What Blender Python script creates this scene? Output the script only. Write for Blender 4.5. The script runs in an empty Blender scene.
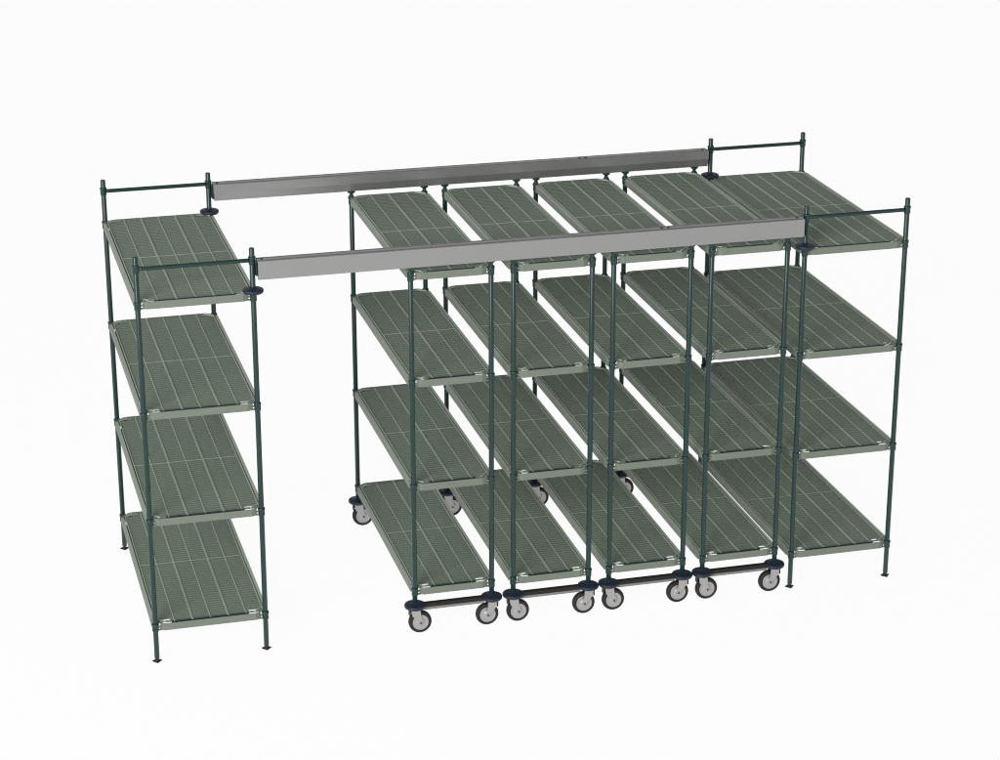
import bpy, bmesh, math
from mathutils import Vector, Matrix

sc = bpy.context.scene
COL = sc.collection

# ------------------------------------------------------------------ camera
CAM = Vector((-1.12820, -11.10917, 5.57228))
PITCH, ROLL, YAW, FPX = -0.349270, -0.00038, 0.261793, 2354.478
cd = bpy.data.cameras.new('camera'); cam = bpy.data.objects.new('camera', cd); COL.objects.link(cam)
s_, c_ = math.sin(YAW), math.cos(YAW)
fw0, r0, up0 = Vector((s_, c_, 0)), Vector((c_, -s_, 0)), Vector((0, 0, 1))
fw = fw0*math.cos(PITCH) + up0*math.sin(PITCH)
upv = -fw0*math.sin(PITCH) + up0*math.cos(PITCH)
rv = r0*math.cos(ROLL) + upv*math.sin(ROLL)
up2 = -r0*math.sin(ROLL) + upv*math.cos(ROLL)
M = Matrix((rv, up2, -fw)).transposed().to_4x4(); M.translation = CAM
cam.matrix_world = M
cd.sensor_fit = 'HORIZONTAL'; cd.sensor_width = 36.0; cd.lens = 36.0*FPX/1000.0
cd.clip_start = 0.1; cd.clip_end = 500
sc.camera = cam

# ------------------------------------------------------------------ light
sc.cycles.filter_width = 1.1
sc.view_settings.view_transform = 'Standard'; sc.view_settings.look = 'None'
sc.view_settings.exposure = 0.0; sc.view_settings.gamma = 1.0
w = bpy.data.worlds.new('World'); sc.world = w; w.use_nodes = True
nt = w.node_tree; bg = nt.nodes['Background']
tc = nt.nodes.new('ShaderNodeTexCoord'); sx = nt.nodes.new('ShaderNodeSeparateXYZ'); rp = nt.nodes.new('ShaderNodeValToRGB')
mp = nt.nodes.new('ShaderNodeMath'); mp.operation = 'MULTIPLY_ADD'; mp.inputs[1].default_value = 0.5; mp.inputs[2].default_value = 0.5
nt.links.new(tc.outputs['Generated'], sx.inputs[0]); nt.links.new(sx.outputs['Z'], mp.inputs[0]); nt.links.new(mp.outputs[0], rp.inputs[0])
nt.links.new(rp.outputs[0], bg.inputs[0])
WB, WH, WZ = 1.003, 0.68, 0.24       # white added below to clear floor shadows; horizon and zenith set for shelf tones
e = rp.color_ramp.elements
e[0].position = 0.0; e[0].color = (WB, WB, WB, 1)
e[1].position = 1.0; e[1].color = (WZ, WZ, WZ*1.02, 1)
for pos, v in ((0.485, WB), (0.50, WH), (0.66, WH), (0.82, WZ)):
    n = e.new(pos); n.color = (v, v, v, 1)
bg.inputs[1].default_value = 1.0

def area(name, loc, target, size, size_y, power):
    l = bpy.data.lights.new(name, 'AREA'); l.shape = 'RECTANGLE'; l.size = size; l.size_y = size_y; l.energy = power
    o = bpy.data.objects.new(name, l); COL.objects.link(o); o.location = loc
    o.rotation_euler = (Vector(target) - Vector(loc)).to_track_quat('-Z', 'Y').to_euler()
    return o
area('softbox', (-6.5, -10.0, 5.9), (1.8, 0.7, 1.0), 6.5, 4.0, 1500)

# ------------------------------------------------------------------ materials
def mat(name, col, rough=0.5, metal=0.0, spec=0.4, var=0.08, scale=30.0, rvar=0.1, bump=0.0):
    m = bpy.data.materials.new(name); m.use_nodes = True; t = m.node_tree; b = t.nodes['Principled BSDF']
    co = t.nodes.new('ShaderNodeTexCoord'); nz = t.nodes.new('ShaderNodeTexNoise'); nz.inputs['Scale'].default_value = scale
    nz.inputs['Detail'].default_value = 4
    t.links.new(co.outputs['Object'], nz.inputs['Vector'])
    mr = t.nodes.new('ShaderNodeMapRange'); mr.inputs[3].default_value = 1-var; mr.inputs[4].default_value = 1+var
    t.links.new(nz.outputs[0], mr.inputs[0])
    mx = t.nodes.new('ShaderNodeVectorMath'); mx.operation = 'SCALE'; mx.inputs[0].default_value = col
    t.links.new(mr.outputs[0], mx.inputs['Scale']); t.links.new(mx.outputs[0], b.inputs['Base Color'])
    m2 = t.nodes.new('ShaderNodeMapRange'); m2.inputs[3].default_value = rough-rvar; m2.inputs[4].default_value = rough+rvar
    t.links.new(nz.outputs[0], m2.inputs[0]); t.links.new(m2.outputs[0], b.inputs['Roughness'])
    b.inputs['Metallic'].default_value = metal; b.inputs['Specular IOR Level'].default_value = spec
    if bump:
        bp = t.nodes.new('ShaderNodeBump'); bp.inputs['Strength'].default_value = bump; bp.inputs['Distance'].default_value = 0.001
        t.links.new(nz.outputs[0], bp.inputs['Height']); t.links.new(bp.outputs[0], b.inputs['Normal'])
    return m
M_POST = mat('green_epoxy_post', (0.011, 0.035, 0.032), 0.30, 0.0, 0.40, 0.12, 60)
M_RAIL = mat('grey_green_rail', (0.164, 0.189, 0.153), 0.55, 0.0, 0.3, 0.05, 25)
M_MAT = mat('grey_green_mat', (0.172, 0.214, 0.166), 0.6, 0.0, 0.25, 0.07, 18)
M_TOPLIT = mat('top_lit_grey_green', (0.43, 0.49, 0.41), 0.55, 0.0, 0.3, 0.05, 18)  # shelf green paled on ribs, lips and bracket bars, top light in the colour
M_NAVY = mat('navy_rubber', (0.014, 0.023, 0.043), 0.5, 0.0, 0.35, 0.15, 50)
M_STEEL = mat('grey_track_steel', (0.298, 0.296, 0.294), 0.36, 0.55, 0.4, 0.03, 6)
M_POL = mat('polished_track_steel', (0.37, 0.37, 0.37), 0.38, 0.75, 0.4, 0.03, 6)
M_BAR = mat('bar_steel', (0.22, 0.21, 0.205), 0.4, 0.3, 0.4, 0.06, 40)
M_ZINC = mat('zinc_caster', (0.38, 0.37, 0.362), 0.38, 0.45, 0.4, 0.06, 80)
M_TYRE = mat('dark_tyre', (0.018, 0.016, 0.016), 0.6, 0.0, 0.3, 0.15, 90)
M_BLACK = mat('black_strip', (0.012, 0.011, 0.010), 0.5, 0.0, 0.3, 0.1, 40)
M_FOOT = mat('dark_foot_steel', (0.04, 0.038, 0.036), 0.4, 0.5, 0.4, 0.1, 60)

fm = bpy.data.materials.new('backlit_white_sheet'); fm.use_nodes = True; t = fm.node_tree
for n in list(t.nodes):
    if n.type == 'BSDF_PRINCIPLED': t.nodes.remove(n)
tr = t.nodes.new('ShaderNodeBsdfTranslucent'); tr.inputs[0].default_value = (1, 1, 1, 1)  # lets the light added underneath through, so hardly any floor shadow shows
df = t.nodes.new('ShaderNodeBsdfDiffuse'); df.inputs[0].default_value = (0.95, 0.95, 0.95, 1)
mxs = t.nodes.new('ShaderNodeMixShader'); mxs.inputs[0].default_value = 0.05
t.links.new(tr.outputs[0], mxs.inputs[1]); t.links.new(df.outputs[0], mxs.inputs[2])
t.links.new(mxs.outputs[0], t.nodes['Material Output'].inputs[0])

# ------------------------------------------------------------------ mesh helpers
def box(bm, x0, x1, y0, y1, z0, z1, bev=0.0, mi=0):
    r = bmesh.ops.create_cube(bm, size=1.0)
    vs = r['verts']
    for v in vs:
        v.co = Vector(((x0+x1)/2 + v.co.x*(x1-x0), (y0+y1)/2 + v.co.y*(y1-y0), (z0+z1)/2 + v.co.z*(z1-z0)))
    if mi:
        for f in {f for v in vs for f in v.link_faces}: f.material_index = mi
    if bev:
        es = list({ed for v in vs for ed in v.link_edges})
        bmesh.ops.bevel(bm, geom=es, offset=bev, segments=2, affect='EDGES', profile=0.5)

def lathe(bm, prof, cx=0, cy=0, n=28, axis='Z', oz=0.0, loop=False):
    rings = []
    for r, h in prof:
        ring = []
        for k in range(n):
            a = 2*math.pi*k/n
            if axis == 'Z': p = (cx+r*math.cos(a), cy+r*math.sin(a), h+oz)
            elif axis == 'Y': p = (cx+r*math.cos(a), cy+h, oz+r*math.sin(a))
            else: p = (cx+h, cy+r*math.cos(a), oz+r*math.sin(a))
            ring.append(bm.verts.new(p))
        rings.append(ring)
    for a, b in zip(rings, rings[1:] + (rings[:1] if loop else [])):
        for k in range(n):
            f = bm.faces.new((a[k], a[(k+1) % n], b[(k+1) % n], b[k])); f.smooth = True
    for ring in (() if loop else (rings[0], rings[-1])): bm.faces.new(ring)

def prism(bm, pts, y0, y1, plane='XZ', mi=0):
    def P(a, b, h): return (a, h, b) if plane == 'XZ' else ((h, a, b) if plane == 'YZ' else (a, b, h))
    A = [bm.verts.new(P(a, b, y0)) for a, b in pts]; B = [bm.verts.new(P(a, b, y1)) for a, b in pts]
    n = len(pts)
    for k in range(n): bm.faces.new((A[k], A[(k+1) % n], B[(k+1) % n], B[k]))
    bm.faces.new(A); bm.faces.new(B)
    if mi:
        for f in {f for v in A+B for f in v.link_faces}: f.material_index = mi

def mesh(name, bm, m, smooth_angle=None):
    bmesh.ops.recalc_face_normals(bm, faces=bm.faces)
    me = bpy.data.meshes.new(name); bm.to_mesh(me); bm.free(); me.materials.append(m)
    return me

def obj(name, me, parent=None, loc=(0, 0, 0)):
    o = bpy.data.objects.new(name, me); COL.objects.link(o); o.location = loc
    if parent: o.parent = parent
    return o

def thing(name, label, cat, loc, group=None):
    o = bpy.data.objects.new(name, None); o.empty_display_size = 0.1; COL.objects.link(o); o.location = loc
    o['label'] = label; o['category'] = cat
    if group: o['group'] = group
    return o

def copy_thing(root, loc, label):
    def rec(o, parent):
        c = o.copy(); COL.objects.link(c)
        if parent: c.parent = parent
        for ch in list(o.children): rec(ch, c)
        return c
    r = rec(root, None); r.location = loc; r['label'] = label
    return r

# ------------------------------------------------------------------ floor
bm = bmesh.new(); v = [bm.verts.new(p) for p in ((-80, -60, 0), (80, -60, 0), (80, 120, 0), (-80, 120, 0))]; bm.faces.new(v)
fl = obj('floor', mesh('floor', bm, fm)); fl['kind'] = 'structure'

# ------------------------------------------------------------------ shelf meshes
DEPTH = 1.482
def frame_mesh(W, D):
    """rails round the shelf, their inner ledge and the corner brackets; z=0 is the collar's middle"""
    bm = bmesh.new(); zb, zt = -0.010, 0.0285; c = 0.027
    t1, t2, e = 0.006, 0.016, 0.050                                        # end rails are thin sheet, side rails have a lip
    for y0, y1, l0, l1 in ((-0.015, -0.015+t1, -0.009, 0.026), (D+0.015-t1, D+0.015, D-0.026, D+0.009)):
        box(bm, e, W-e, y0, y1, zb, zt, 0.0015)
        box(bm, 0.087, W-0.087, l0+0.001, l0+0.008, zb+0.006, zb+0.012)
        for xa, xb in ((c+0.002, 0.058), (0.086, W-0.086), (W-0.058, W-c-0.002)):
            box(bm, xa, xb, l0, l1, zb+0.001, zb+0.005)                   # ledge under the gap
    for x0, x1, l0, l1 in ((-0.015, -0.015+t2, 0.001, 0.018), (W+0.015-t2, W+0.015, W-0.018, W-0.001)):
        box(bm, x0, x1, e, D-e, zb, zt-0.004, 0.002)
        box(bm, x0-0.0005, x1+0.0005, e, D-e, zt-0.0038, zt+0.0005, 0.0012, mi=1)  # lip coloured pale in place of light from above
        box(bm, l0, l1, 0.085, D-0.085, zb+0.0015, zb+0.0055)
    for cx, sx_ in ((0, 1), (W, -1)):                                     # rails bend in towards the posts
        for cy, sy in ((0, 1), (D, -1)):
            f, o, th = 0.025, 0.003, 0.006
            prism(bm, [(cx+sx_*(e-.0002), cy-sy*0.0148), (cx+sx_*f, cy-sy*o), (cx+sx_*f, cy+sy*(th-o)), (cx+sx_*(e-.0002), cy+sy*(th-0.0148))], zb+.0003, zt-.0003, 'XY')
            prism(bm, [(cx-sx_*0.0148, cy+sy*(e-.0002)), (cx-sx_*o, cy+sy*f), (cx+sx_*(0.010-o), cy+sy*f), (cx+sx_*(t2-0.0152), cy+sy*(e-.0002))], zb+.0003, zt-.0003, 'XY')
    for cx, sx_ in ((0, 1), (W, -1)):                                     # corners: bracket bar and tabs to the collar
        for cy, sy in ((0, 1), (D, -1)):
            a, b, q = 0.006, 0.050, 0.008
            pts = [(cx+sx_*a, cy+sy*b), (cx+sx_*b, cy+sy*a), (cx+sx_*(b+q), cy+sy*a), (cx+sx_*a, cy+sy*(b+q))]
            prism(bm, pts, 0.0275, 0.0335, 'XY', mi=1)
            xa, xb = sorted((cx+sx_*0.016, cx+sx_*0.030)); ya, yb = sorted((cy-sy*0.010, cy+sy*0.001))
            box(bm, xa, xb, ya, yb, 0.006, 0.013)
            box(bm, xa, xb, ya, yb, -0.0095, -0.004)
            xa, xb = sorted((cx-sx_*0.010, cx+sx_*0.001)); ya, yb = sorted((cy+sy*0.016, cy+sy*0.030))
            box(bm, xa, xb, ya, yb, 0.006, 0.013)
            box(bm, xa, xb, ya, yb, -0.0095, -0.004)
    me = mesh('shelf', bm, M_RAIL); me.materials.append(M_TOPLIT)
    return me

NS = 26
def mat_mesh(W, D, n, i, j):
    """one open grid panel: slats across, rim, a middle rib; long slots where it meets a shelf corner"""
    bm = bmesh.new()
    X0, X1 = 0.007, W-0.007; Y0, Y1 = 0.013, D-0.013
    x0 = X0+(X1-X0)*i/n+0.0006; x1 = X0+(X1-X0)*(i+1)/n-0.0006
    ym = (Y0+Y1)/2
    y0, y1 = (Y0, ym-0.0005) if j == 0 else (ym+0.0005, Y1)
    zt, zs, zb = 0.0310, 0.0285, 0.0145
    rim = 0.0042
    box(bm, x0, x0+rim, y0, y1, zb, zt, mi=1); box(bm, x1-rim, x1, y0, y1, zb, zt, mi=1)  # rims and rib carry top light in their colour
    xm = (x0+x1)/2; box(bm, xm-0.0026, xm+0.0026, y0, y1, zb+.001, zt-0.001, mi=1)
    outer_lo = (j == 0); ra, rb = (0.005, 0.0032) if outer_lo else (0.0018, 0.005)
    # cut zone near an outer corner
    cuts = ([(0.029, 0.083)] if i == 0 else []) + ([(W-0.083, W-0.029)] if i == n-1 else [])
    def span(a, b, yy0, yy1, z0, z1):
        segs = [(a, b)]
        for q0, q1 in cuts:
            new = []
            for p0, p1 in segs:
                if p0 < q0: new.append((p0, min(p1, q0)))
                if p1 > q1: new.append((max(p0, q1), p1))
            segs = new
        for p0, p1 in segs:
            if p1-p0 > 0.001: box(bm, p0, p1, yy0, yy1, z0, z1)
    a, b = x0+0.003, x1-0.003
    for xc, hw in ((x0+rim/2, rim/2), (xm, 0.0026), (x1-rim/2, rim/2)):      # clips over the dark gap strip
        if 0.09 < xc < W-0.09:
            ya, yb = (y0-0.013, y0+0.001) if outer_lo else (y1-0.001, y1+0.013)
            box(bm, xc-hw, xc+hw, ya, yb, 0.0306, 0.0316, mi=1)
    box(bm, a, b, y0, y0+ra, 0.0220 if outer_lo else zb+.0015, zt-0.0005, mi=0)
    box(bm, a, b, y1-rb, y1, 0.0220 if not outer_lo else zb+.0015, zt-0.0016, mi=0)
    if outer_lo: box(bm, a, b, y1-rb, y1, zt-0.0015, zt-0.0002, mi=1)     # seam between the two halves
    else: box(bm, a, b, y1-rb, y1, zt-0.0015, zt-0.0005)
    p = (y1-y0-0.007)/NS
    for k in range(NS):
        ys = y0+0.0035+p*(k+0.5)
        near = (k < 1) if outer_lo else (k > NS-2)
        edge = (k == 1) if outer_lo else (k == NS-2)
        hw = p*SLAT/2
        if near: span(a, b, ys-hw, ys+hw, zb+.002, zs)
        elif edge:
            span(a, b, ys-hw, ys+hw, zb+.002, zs)
            for q0, q1 in cuts: box(bm, q0, q1, ys-hw, ys+hw, zs-0.008, zs)
        else: box(bm, a, b, ys-hw, ys+hw, zb+.002, zs)
    me = mesh('shelf_mat', bm, M_MAT); me.materials.append(M_TOPLIT)
    return me
SLAT = 0.62

def post_mesh(z0, z1, r=0.0135):
    bm = bmesh.new()
    prof = [(r*0.86, z0), (r, z0+0.003), (r, z1-0.004), (r*0.8, z1)]
    lathe(bm, prof, n=24)
    return mesh('post', bm, M_POST)

def collar_mesh(h=0.046, r=0.0190):
    bm = bmesh.new(); a = h/2
    lathe(bm, [(0.0140, -a), (r*0.88, -a+0.002), (r*0.92, -a+0.012), (r*0.88, -a+0.014), (r*0.92, a-0.014),
               (r, a-0.012), (r, a-0.003), (0.0140, a)], n=24)
    return mesh('collar', bm, M_POST)
COLLAR = collar_mesh()
TOPCOLLAR = collar_mesh(0.044, 0.0190)

def disc_mesh(k=1.0):
    bm = bmesh.new(); R = 0.0525*k
    lathe(bm, [(0.018, -0.013), (R-0.006, -0.013), (R-0.002, -0.010), (R, -0.004), (R, 0.002), (R-0.002, 0.006), (R-0.007, 0.0085),
               (0.030, 0.0095), (0.0205, 0.0135), (0.0160, 0.0180), (0.0137, 0.0190)], n=40)
    return mesh('bumper_disc', bm, M_NAVY)
DISC = disc_mesh(); CARTDISC = disc_mesh(1.09)

def foot_mesh():
    bm = bmesh.new()
    q = 0.026
    prism(bm, [(-q, 0.004), (0, -q), (q, 0.004), (0, q)], 0.0005, 0.005, 'XY')
    lathe(bm, [(0.014, 0.005), (0.013, 0.009), (0.006, 0.012), (0.006, 0.024)], n=16)
    for a in (-1, 1): lathe(bm, [(0.004, 0.005), (0.004, 0.008), (0.002, 0.0095)], cx=a*0.017, n=8)
    return mesh('foot', bm, M_FOOT)
FOOT = foot_mesh()

# ------------------------------------------------------------------ fixed units
H = 2.2
def add_shelves(root, W, D, n, levels):
    fmesh = frame_mesh(W, D)
    mats = [mat_mesh(W, D, n, i, j) for i in range(n) for j in (0, 1)]
    shade_strips = []
    for y0, y1 in ((-0.0015, 0.0122), (D-0.0122, D+0.0015)):  # dark strips standing in for shade in the gaps behind the end rails
        bm = bmesh.new(); box(bm, 0.0865, W-0.0865, y0, y1, -0.0045, 0.0302, 0.001); shade_strips.append(mesh('gap_shade_strip', bm, M_POST))
    for z in levels:
        s = obj('shelf', fmesh, root, (0, 0, z-0.007))
        for bb in shade_strips: obj('gap_shade_strip', bb, s)
        for mm in mats: obj('shelf_mat', mm, s)

def fixed_unit(label, x, W, inner):
    D = DEPTH; lv = (0.1955, 0.7836, 1.3623, 1.946)
    r = thing('shelving_unit', label, 'shelving unit', (x, 0, 0), 'fixed end shelving units')
    add_shelves(r, W, D, 3, lv)
    pm = post_mesh(0.018, H)
    for px, side in ((0, 'a'), (W, 'b')):
        for py in (0, D):
            p = obj('post', pm, r, (px, py, 0))
            obj('foot', FOOT, p)
            for z in lv: obj('collar', COLLAR, p, (0, 0, z))
            obj('collar', TOPCOLLAR, p, (0, 0, 2.136))
            if side == inner: obj('bumper_disc', DISC, p, (0, 0, 1.980))
    bm = bmesh.new(); lathe(bm, [(0.0098, 0.012), (0.0105, 0.03), (0.0105, W-0.03), (0.0098, W-0.012)], axis='X', n=16)
    cb = mesh('crossbar', bm, M_POST)
    for py in (0, D): obj('crossbar', cb, r, (0, py, 2.136))
    return r
fixed_unit('four-tier fixed grey-green shelving unit standing alone left of the wide open aisle', 0.0, 0.5753, 'b')
fixed_unit('four-tier fixed grey-green shelving unit standing at the right end of the wheeled carts', 3.5181, 0.5742, 'a')

# ------------------------------------------------------------------ wheeled carts
SC = 0.9985                                   # carts stand a few centimetres in front of the fixed units
def cx_(x): return CAM.x+(x-CAM.x)*SC
def cz_(z): return CAM.z+(z-CAM.z)*SC
YF = CAM.y+(0-CAM.y)*SC; YB = CAM.y+(DEPTH-CAM.y)*SC
CD = YB-YF; CW = 0.4217
LV = [cz_(z) for z in (0.231, 0.8286, 1.4056, 1.9846)]
ZT, ZK = cz_(2.0336), cz_(0.1520)

def caster_meshes(s):
    """s=+1: the wheel trails to the right of its post"""
    R = 0.0625; ax = 0.026*s; az = R
    bm = bmesh.new()                            # fork: top plate and two tapered cheeks
    box(bm, -0.024, 0.024, -0.026, 0.026, ZK-0.020, ZK-0.0115, 0.002)
    pts = [(-0.026*s, ZK-0.017), (0.025*s, ZK-0.017), (0.027*s, az+0.040), (ax+0.012*s, az+0.008), (ax+0.009*s, az-0.009), (ax, az-0.013),
           (ax-0.010*s, az-0.009), (ax-0.016*s, az+0.008), (-0.020*s, az+0.044)]
    prism(bm, pts, -0.0245, -0.0215); prism(bm, pts, 0.0215, 0.0245)
    lathe(bm, [(0.0075, -0.0275), (0.0075, 0.0275)], cx=ax, axis='Y', oz=az, n=10)
    fork = mesh('caster', bm, M_ZINC)
    bm = bmesh.new()
    lathe(bm, [(R*0.70, -0.0165), (R*0.90, -0.0165), (R*0.97, -0.012), (R, -0.004), (R, 0.004), (R*0.985, 0.011), (R*0.93, 0.0165), (R*0.70, 0.0165)],
          cx=ax, axis='Y', oz=az, n=40, loop=True)
    tyre = mesh('tyre', bm, M_TYRE)
    bm = bmesh.new()
    lathe(bm, [(0.010, -0.0205), (0.018, -0.0195), (0.021, -0.0150), (R*0.56, -0.0145), (R*0.64, -0.0172), (R*0.70, -0.0168),
               (R*0.70, 0.0168), (R*0.64, 0.0172), (R*0.56, 0.0145), (0.021, 0.0150), (0.018, 0.0195), (0.010, 0.0205)],
          cx=ax, axis='Y', oz=az, n=36)
    rim = mesh('rim', bm, M_ZINC)
    bm = bmesh.new()
    xa, xb = sorted((-0.027*s, -0.033*s)); box(bm, xa, xb, -0.018, 0.018, az+0.040, ZK-0.012, 0.002)
    xa, xb = sorted((-0.0275*s, -0.010*s)); box(bm, xa, xb, -0.017, 0.017, ZK-0.030, ZK-0.021, 0.001)
    brake = mesh('brake', bm, M_BLACK)
    bm = bmesh.new(); lathe(bm, [(0.005, -0.0292), (0.006, -0.0276), (0.006, 0.0276), (0.005, 0.0292)], cx=ax, axis='Y', oz=az, n=8)
    nut = mesh('axle', bm, M_FOOT)
    return fork, tyre, rim, brake, nut

def guide_mesh():
    bm = bmesh.new()
    lathe(bm, [(0.0140, ZT-0.040), (0.0150, ZT-0.036), (0.0150, ZT-0.022), (0.0100, ZT-0.019), (0.0105, ZT-0.010), (0.0225, ZT-0.0015), (0.0225, ZT+0.0035), (0.006, ZT+0.004), (0.006, ZT+0.030)], n=20)
    lathe(bm, [(0.004, ZT+0.018), (0.0068, ZT+0.019), (0.0068, ZT+0.034), (0.004, ZT+0.035)], n=16)
    return mesh('track_guide', bm, M_POST)

def cart(label, loc):
    r = thing('mobile_shelving_cart', label, 'shelving cart', loc, 'wheeled shelving carts under the overhead tracks')
    add_shelves(r, CW, CD, 2, LV)
    pm = post_mesh(ZK+0.004, ZT-0.036); gm = guide_mesh()
    for px, s in ((0, 1), (CW, -1)):
        cm = caster_meshes(s)
        for py in (0, CD):
            p = obj('post', pm, r, (px, py, 0))
            for z in LV: obj('collar', COLLAR, p, (0, 0, z))
            obj('track_guide', gm, p)
            c = obj('caster', cm[0], r, (px, py, 0))
            obj('tyre', cm[1], c); obj('rim', cm[2], c); obj('brake', cm[3], c); obj('axle', cm[4], c)
            obj('bumper_disc', CARTDISC, c, (0, 0, ZK))
    bm = bmesh.new(); box(bm, 0.045, CW-0.045, -0.013, 0.013, ZK-0.029, ZK-0.014, 0.002)
    bar = mesh('bumper_bar', bm, M_BAR)
    bm = bmesh.new(); box(bm, 0.045, CW-0.045, -0.014, 0.014, ZK-0.0135, ZK+0.009, 0.003)
    strip = mesh('rubber_strip', bm, M_BLACK)
    for py in (0, CD):
        b = obj('bumper_bar', bar, r, (0, py, 0)); obj('rubber_strip', strip, b)
    return r
xs = [cx_(x) for x in (1.3791, 1.9208, 2.4593, 2.9975)]
c0 = cart('wheeled grey-green shelving cart bordering the wide open aisle, leftmost of the four carts', (xs[0], YF, 0))
copy_thing(c0, (xs[1], YF, 0), 'second wheeled shelving cart from the open aisle, just right of the leftmost cart')
copy_thing(c0, (xs[2], YF, 0), 'third wheeled shelving cart from the open aisle, second from the right-hand fixed unit')
copy_thing(c0, (xs[3], YF, 0), 'wheeled shelving cart rightmost of the four, directly beside the right-hand fixed unit')

# ------------------------------------------------------------------ overhead tracks
TX0, TX1 = 0.598, 3.492
def track(label, y, s):
    """s=+1: the tall fascia faces the front; s=-1: it faces the back"""
    t_ = thing('overhead_track', label, 'overhead track', (0, y-0.010, 2.0445), 'overhead guide tracks')
    bm = bmesh.new()
    P = [(-0.035, 0.000), (-0.035, 0.094), (-0.033, 0.096), (-0.029, 0.096), (-0.029, 0.086), (-0.013, 0.086), (-0.013, 0.097), (0.013, 0.097), (0.013, 0.086), (0.029, 0.086), (0.029, 0.096), (0.033, 0.096), (0.035, 0.094), (0.035, 0.046), (0.020, 0.046),
         (0.020, 0.082), (-0.031, 0.082), (-0.031, 0.004), (-0.010, 0.004), (-0.010, 0.000)]
    prism(bm, [(a*s, b) for a, b in P], TX0, TX1, 'YZ')
    obj('track_channel', mesh('track_channel', bm, M_STEEL), t_)
    bm = bmesh.new()
    P = [(0.0335, 0.0455), (0.0300, 0.0455), (0.0170, 0.0030), (0.0100, 0.0030), (0.0100, 0.0005), (0.0205, 0.0005)]
    prism(bm, [(a*s, b) for a, b in P], TX0+0.004, TX1-0.002, 'YZ')
    obj('lower_web', mesh('lower_web', bm, M_POL), t_)
    bm = bmesh.new(); lathe(bm, [(0.0065, 0.0972), (0.0065, 0.1005), (0.004, 0.1022)], n=12); bolt = mesh('bolt', bm, M_FOOT)
    for x in (0.622, 2.714, 2.750, 3.462): obj('bolt', bolt, t_, (x, 0.0055*s, 0))
    for xa, xb in ((0.5890, TX0-0.0005), (TX1+0.0005, 3.5040)):
        bm = bmesh.new(); box(bm, xa, xb, -0.008, 0.024, 0.012, 0.088, 0.002)
        obj('end_bracket', mesh('end_bracket', bm, M_POST), t_)
    return t_
track('grey steel overhead track nearest the viewer, spanning across the fronts of the carts', 0.0, 1)
track('grey steel overhead track at the far side, spanning across the backs of the carts', DEPTH, -1)
